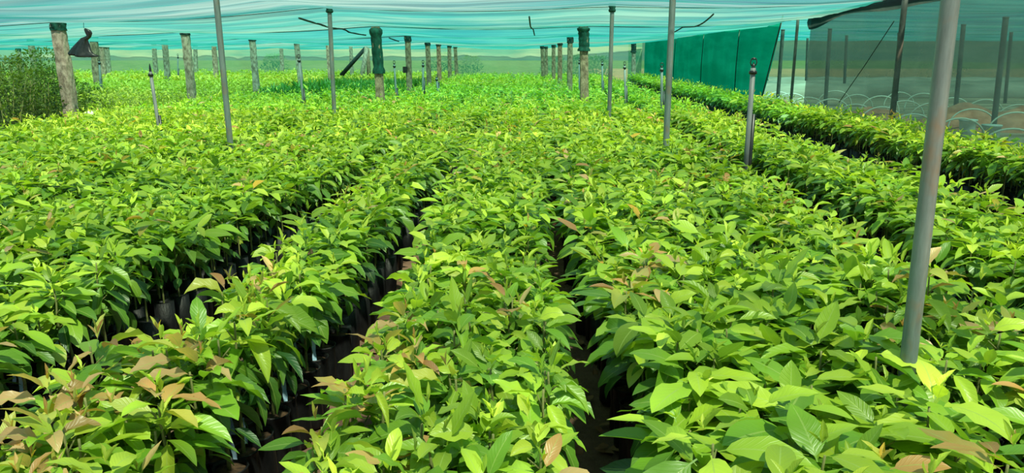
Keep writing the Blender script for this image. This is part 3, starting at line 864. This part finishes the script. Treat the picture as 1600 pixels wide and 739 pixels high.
steel_pole(1051, 0, 1041, 217, 8.4, .068, 'steel pole standing in the bed right of centre, nearer of the middle two', topz=zc(1.4, 8.4, False) - .02)
steel_pole(514, 0, 522, 168, 12.9, .072, 'thin grey pole with green net tied at its top, left of the wrapped post', topz=ztop(514, 7, 12.9), wrap=20)
steel_pole(957, 0, 952, 172, 12.9, .068, 'thin grey pole with green net tied at its top, right of the green-capped post', topz=ztop(957, 5, 12.9), wrap=19)
steel_pole(1413, 10, 1396, 165, 11.9, .085, 'dark pole standing against the grey side net', topz=2.46, mat='darkpost', name='dark_pole')
steel_pole(1247, 28, 1236, 156, 16.35, .06, 'dark pole at the edge of the grey side net opening', mat='darkpost', name='dark_pole')
# neighbour posts
for (a, b, c, d, Y, lb) in [(1223, 52, 1217, 130, 24, 'dark post seen through the opening between side nets'), (1297, 45, 1291, 140, 23, 'dim post behind the grey net, first from its left edge'),
                            (1323, 55, 1320, 120, 31, 'dim thin post behind the grey net, second from its left edge'), (1505, 45, 1496, 140, 20, 'dim post behind the grey net left of the tall one'),
                            (1572, 25, 1558, 148, 16, 'tall dim post behind the grey net near the right edge'), (1262, 60, 1260, 115, 36, 'far dim post behind the grey net beside the opening'),
                            (1580, 52, 1574, 118, 27, 'far dim post behind the grey net at the right edge'), (1405, 50, 1402, 125, 28, 'dim post behind the grey net beside the dark pole')]:
    steel_pole(a, b, c, d, Y, .11, lb, mat='darkpost', name='yard_post', topz=2.36)

# guy wire
p0 = at(1397, 33, 11.3); p1 = at(1311, 160, 14.0)
p0.x = min(p0.x, 5.62); p1.x = min(p1.x, 5.6)
o = link('guy_wire', py_mesh('guy_wire', [tube_data([p0, p0.lerp(p1, .5) - Vector((0, 0, .02)), p1], .007, 5)], M['darkwire'])); tag(o, 'thin dark guy wire slanting across the grey side net', 'wire')

# sprinkler risers
def riser(px0, py0, px1, py1, Y, w, label, dark=.3, head=True):
    a = at(px0, py0, Y); b = at(px1, py1, Y); s = (a.x - b.x) / (a.z - b.z); gx = b.x - s * b.z; tz = a.z
    root = thing('sprinkler_riser', label, 'sprinkler', (gx, Y, 0))
    link('pipe', py_mesh('pipe', [tube_data([(0, 0, 0), (s * tz * .5, 0, tz * .5), (s * tz, 0, tz)], w / 2, 12)], M['greypipe']), root)
    zd = b.z + (a.z - b.z) * dark
    link('support_stake', py_mesh('support_stake', [tube_data([(w * .75, 0, 0), (w * .75 + s * zd, 0, zd)], w * .42, 8)], M['black']), root)
    link('collar', py_mesh('collar', [lathe([(w * .5, -.03), (w * .75, -.03), (w * .78, .0), (w * .5, .005)], 14)], M['black']), root, (s * tz, 0, tz - .03))
    if not head:
        link('black_tip', py_mesh('black_tip', [lathe([(w * .4, 0), (w * .3, .05), (w * .12, .10), (.001, .11)], 12)], M['black']), root, (s * tz, 0, tz))
    if head:
        h = link('sprinkler_head', py_mesh('sprinkler_head', [lathe([(w * .35, 0), (w * .35, .03), (w * .15, .035), (w * .15, .05)], 12),
            tube_data([(-w * .4, 0, .02), (-w * .62, 0, .05), (-w * .45, 0, .085), (0, 0, .095), (w * .45, 0, .085), (w * .62, 0, .05), (w * .4, 0, .02)], w * .10, 6),
            lathe([(.001, .075), (w * .4, .078), (w * .4, .088), (.001, .095)], 12)], M['black']), root, (s * tz, 0, tz))
    return root
riser(1177, 106, 1167, 236, 7.6, .05, 'sprinkler riser with a round head standing in the right beds', .45)
riser(235, 112, 247, 192, 10.4, .045, 'pale sprinkler riser with black tip in the left beds', .15, False)
riser(467, 92, 473, 150, 16.6, .05, 'sprinkler riser in front of the granite post left of the net-tied pole', .2)
riser(1034, 106, 1034, 158, 14.6, .05, 'sprinkler riser just left of the middle steel pole', .3)
riser(976, 103, 977, 147, 17.2, .045, 'thin sprinkler riser between the two middle steel poles', .3)
riser(941, 98, 941, 138, 20.5, .045, 'far thin sprinkler riser right of the green-capped post', .3)
riser(616, 101, 619, 146, 18.3, .045, 'far thin sprinkler riser right of the net-wrapped left post', .2)
riser(661, 100, 661, 142, 19.8, .05, 'far sprinkler riser between the brown posts', .5)
riser(155, 96, 157, 130, 19.2, .045, 'pale riser right of the brown granite post at left', .2)
riser(682, 122, 684, 138, 21, .06, 'short dark stub riser beside the third brown post', .6)
riser(905, 96, 905, 135, 21.5, .04, 'faint thin riser just left of the green-capped post', .3)
riser(278, 88, 278, 112, 31, .05, 'tiny far riser among the yellow-green plants', .2)

# small black box on the brown post
p = at(633, 109, 21.55); bm = bmesh.new(); bmesh.ops.create_cube(bm, size=1); bmesh.ops.scale(bm, vec=(.12, .07, .17), verts=bm.verts); bmesh.ops.bevel(bm, geom=bm.edges[:], offset=.01, segments=2)
me = bpy.data.meshes.new('control_box'); bm.to_mesh(me); bm.free(); me.materials.append(M['black'])
o = link('control_box', me, loc=p); tag(o, 'small black box fixed to the brown post behind the wrapped one', 'box')

# hanging black plastic bag
def plastic_bag():
    Y = 12.5
    top = at(131, 44, Y); V = []; Fc = []; q = random.Random(3); seg = 22
    rows = [(.012, .0), (.05, -.03), (.055, -.07), (.03, -.13), (.05, -.17), (.10, -.26), (.145, -.34), (.185, -.42), (.20, -.455), (.17, -.46)]
    for i, (rr, z) in enumerate(rows):
        for kk in range(seg):
            a = 2 * PI * kk / seg; f = 1 + .22 * math.sin(a * 5 + i * .5) * (1 if i > 2 else .5) + q.uniform(-.05, .05)
            tilt = .035 * math.cos(a) * (i / 9) - (.05 * max(0, math.cos(a)) if i > 6 else 0)
            V.append((rr * f * math.cos(a) + (-.03 if i > 3 else .02) * 1 + .05 * math.sin(i * .7) + (.08 * max(0, math.cos(a)) ** 3 if i > 7 else 0), rr * .5 * f * math.sin(a), z - tilt))
    for i in range(len(rows) - 1):
        for kk in range(seg):
            k2 = (kk + 1) % seg; Fc.append((i * seg + kk, (i + 1) * seg + kk, (i + 1) * seg + k2, i * seg + k2))
    root = thing('plastic_bag', 'crumpled black plastic bag hanging from the net beside the leaning granite post', 'bag', tuple(top))
    link('bag_body', py_mesh('bag_body', [(V, Fc)], M['black']), root)
    zt = zc(top.x, Y)
    link('tie_string', py_mesh('tie_string', [tube_data([(0.0, 0, 0), (.01, 0, max(.03, zt - top.z))], .004, 5)], M['black']), root)
plastic_bag()
# pale scrap near the shrubs
p = at(143, 178, 12.3); q = random.Random(8); V = []; Fc = []
v, f = lathe([(.001, 0), (.09, .02), (.12, .06), (.10, .11), (.05, .14), (.001, .15)], 14, .25, q)
o = link('plastic_scrap', py_mesh('plastic_scrap', [(v, f)], M['whitecloth']), loc=(p.x, p.y, p.z - .05)); o.scale = (1.0, .7, .7); tag(o, 'crumpled whitish scrap lying on the foliage right of the leaning granite post', 'scrap')

# ------------------------------------------------------------------ yard: hoops, mounds, buckets
def hoop(w, h):
    path = [(w / 2 * math.cos(PI * i / 16), 0, h * math.sin(PI * i / 16) ** .8) for i in range(17)]
    return py_mesh('wire_hoop', [tube_data(path, .017, 6)], M['wire'])
HM = [hoop(1.0, .48), hoop(1.05, .52)]
q = random.Random(14); c = 0
for xr in (7.7, 9.6, 11.6):
    y = 9.5
    while y < 25:
        o = link('wire_hoop', HM[c % 2], loc=(xr + q.uniform(-.08, .08), y, 0)); o.rotation_euler = (q.uniform(-.15, .15), 0, q.uniform(-.15, .15))
        tag(o, 'pale arched wire hoop standing on bare soil beyond the grey net', 'hoop', 'arched hoops beyond the side nets'); c += 1; y += 1.5
def mound(px, py, Y, rx, ry, h, label, seed):
    p = at(px, py, Y); V = []; Fc = []; n = 14; sg = 28
    for i in range(n + 1):
        t = i / n
        for kk in range(sg):
            a = 2 * PI * kk / sg; z = h * math.cos(t * PI / 2) ** 1.3
            V.append((rx * t * math.cos(a), ry * t * math.sin(a), z + .12 * h * 2 * mn.noise(Vector((rx * t * math.cos(a) * 3, ry * t * math.sin(a) * 3, seed))) * (1 - t)))
    for i in range(n):
        for kk in range(sg):
            k2 = (kk + 1) % sg; Fc.append((i * sg + kk, (i + 1) * sg + kk, (i + 1) * sg + k2, i * sg + k2))
    o = link('soil_mound', py_mesh('soil_mound', [(V, Fc)], M['redmound']), loc=(p.x, p.y, -.02)); tag(o, label, 'mound')
mound(1365, 172, 17.5, 1.3, 1.0, .5, 'low heap of reddish earth behind the grey net left of the dark pole', 1)
mound(1510, 168, 18.0, 1.3, 1.0, .55, 'heap of reddish earth behind the grey net right of the steel pole', 2)
mound(1600, 172, 17.5, 1.2, 1.0, .5, 'heap of reddish earth behind the grey net at the right edge', 3)
mound(1222, 150, 22, .9, .9, .4, 'earth heap seen through the opening between the side nets', 4)
def bucket(px, py, Y, s, label):
    p = at(px, py, Y); root = thing('bucket', label, 'bucket', (p.x, p.y, 0))
    link('body', py_mesh('body', [lathe([(.001, 0), (.17 * s, 0), (.19 * s, .2 * s), (.21 * s, .42 * s), (.225 * s, .43 * s), (.225 * s, .45 * s), (.20 * s, .45 * s), (.18 * s, .1 * s)], 24)], M['bucket']), root)
    link('lid', py_mesh('lid', [lathe([(.23 * s, .45 * s), (.23 * s, .475 * s), (.001, .48 * s)], 24)], M['bucket']), root)
bucket(1550, 195, 14.6, .75, 'whitish bucket behind the grey net, right of the steel pole')
bucket(1512, 195, 15.8, .75, 'pale bucket beside the whitish one behind the grey net')
# pale low plastic tunnels far across the yard
for i, (x, y, lb) in enumerate(((17, 31, 'long low pale tunnel across the yard, nearest'), (19, 35, 'long low pale tunnel across the yard, middle'), (21, 40, 'long low pale tunnel across the yard, farthest'))):
    V = []; Fc = []; n = 24; m = 10
    for a in range(n + 1):
        for b in range(m + 1):
            t = PI * b / m; V.append((-9 + 18 * a / n, .55 * math.cos(t), .5 * math.sin(t) * (1 + .05 * math.cos(a * 3.1))))
    for a in range(n):
        for b in range(m):
            k0 = a * (m + 1) + b; Fc.append((k0, k0 + 1, k0 + m + 2, k0 + m + 1))
    o = link('plastic_tunnel', py_mesh('plastic_tunnel', [(V, Fc)], M['tunnel']), loc=(x, y, 0)); tag(o, lb, 'tunnel')

# ------------------------------------------------------------------ light
w = bpy.data.worlds.new('sky'); sc.world = w; w.use_nodes = True
nt = w.node_tree; bg = nt.nodes['Background']
tc = nt.nodes.new('ShaderNodeTexCoord')
nz = N(nt, 'ShaderNodeTexNoise', Scale=3.0, Detail=5.0); nt.links.new(tc.outputs['Generated'], nz.inputs['Vector'])
cr = ramp(nt, nz.outputs['Fac'], [(.35, (.50, .68, .92)), (.6, (1.0, 1.0, 1.0))])
nt.links.new(cr, bg.inputs[0]); bg.inputs[1].default_value = .75
sd = bpy.data.lights.new('sun', 'SUN'); sd.energy = 30.0; sd.angle = R(2.0); sd.color = (1.0, .72, .48)
s = bpy.data.objects.new('sun', sd); col.objects.link(s); s.rotation_euler = (R(24), R(16), 0)
sc.view_settings.view_transform = 'Standard'; sc.view_settings.look = 'None'
sc.view_settings.exposure = 0.22; sc.view_settings.gamma = 1
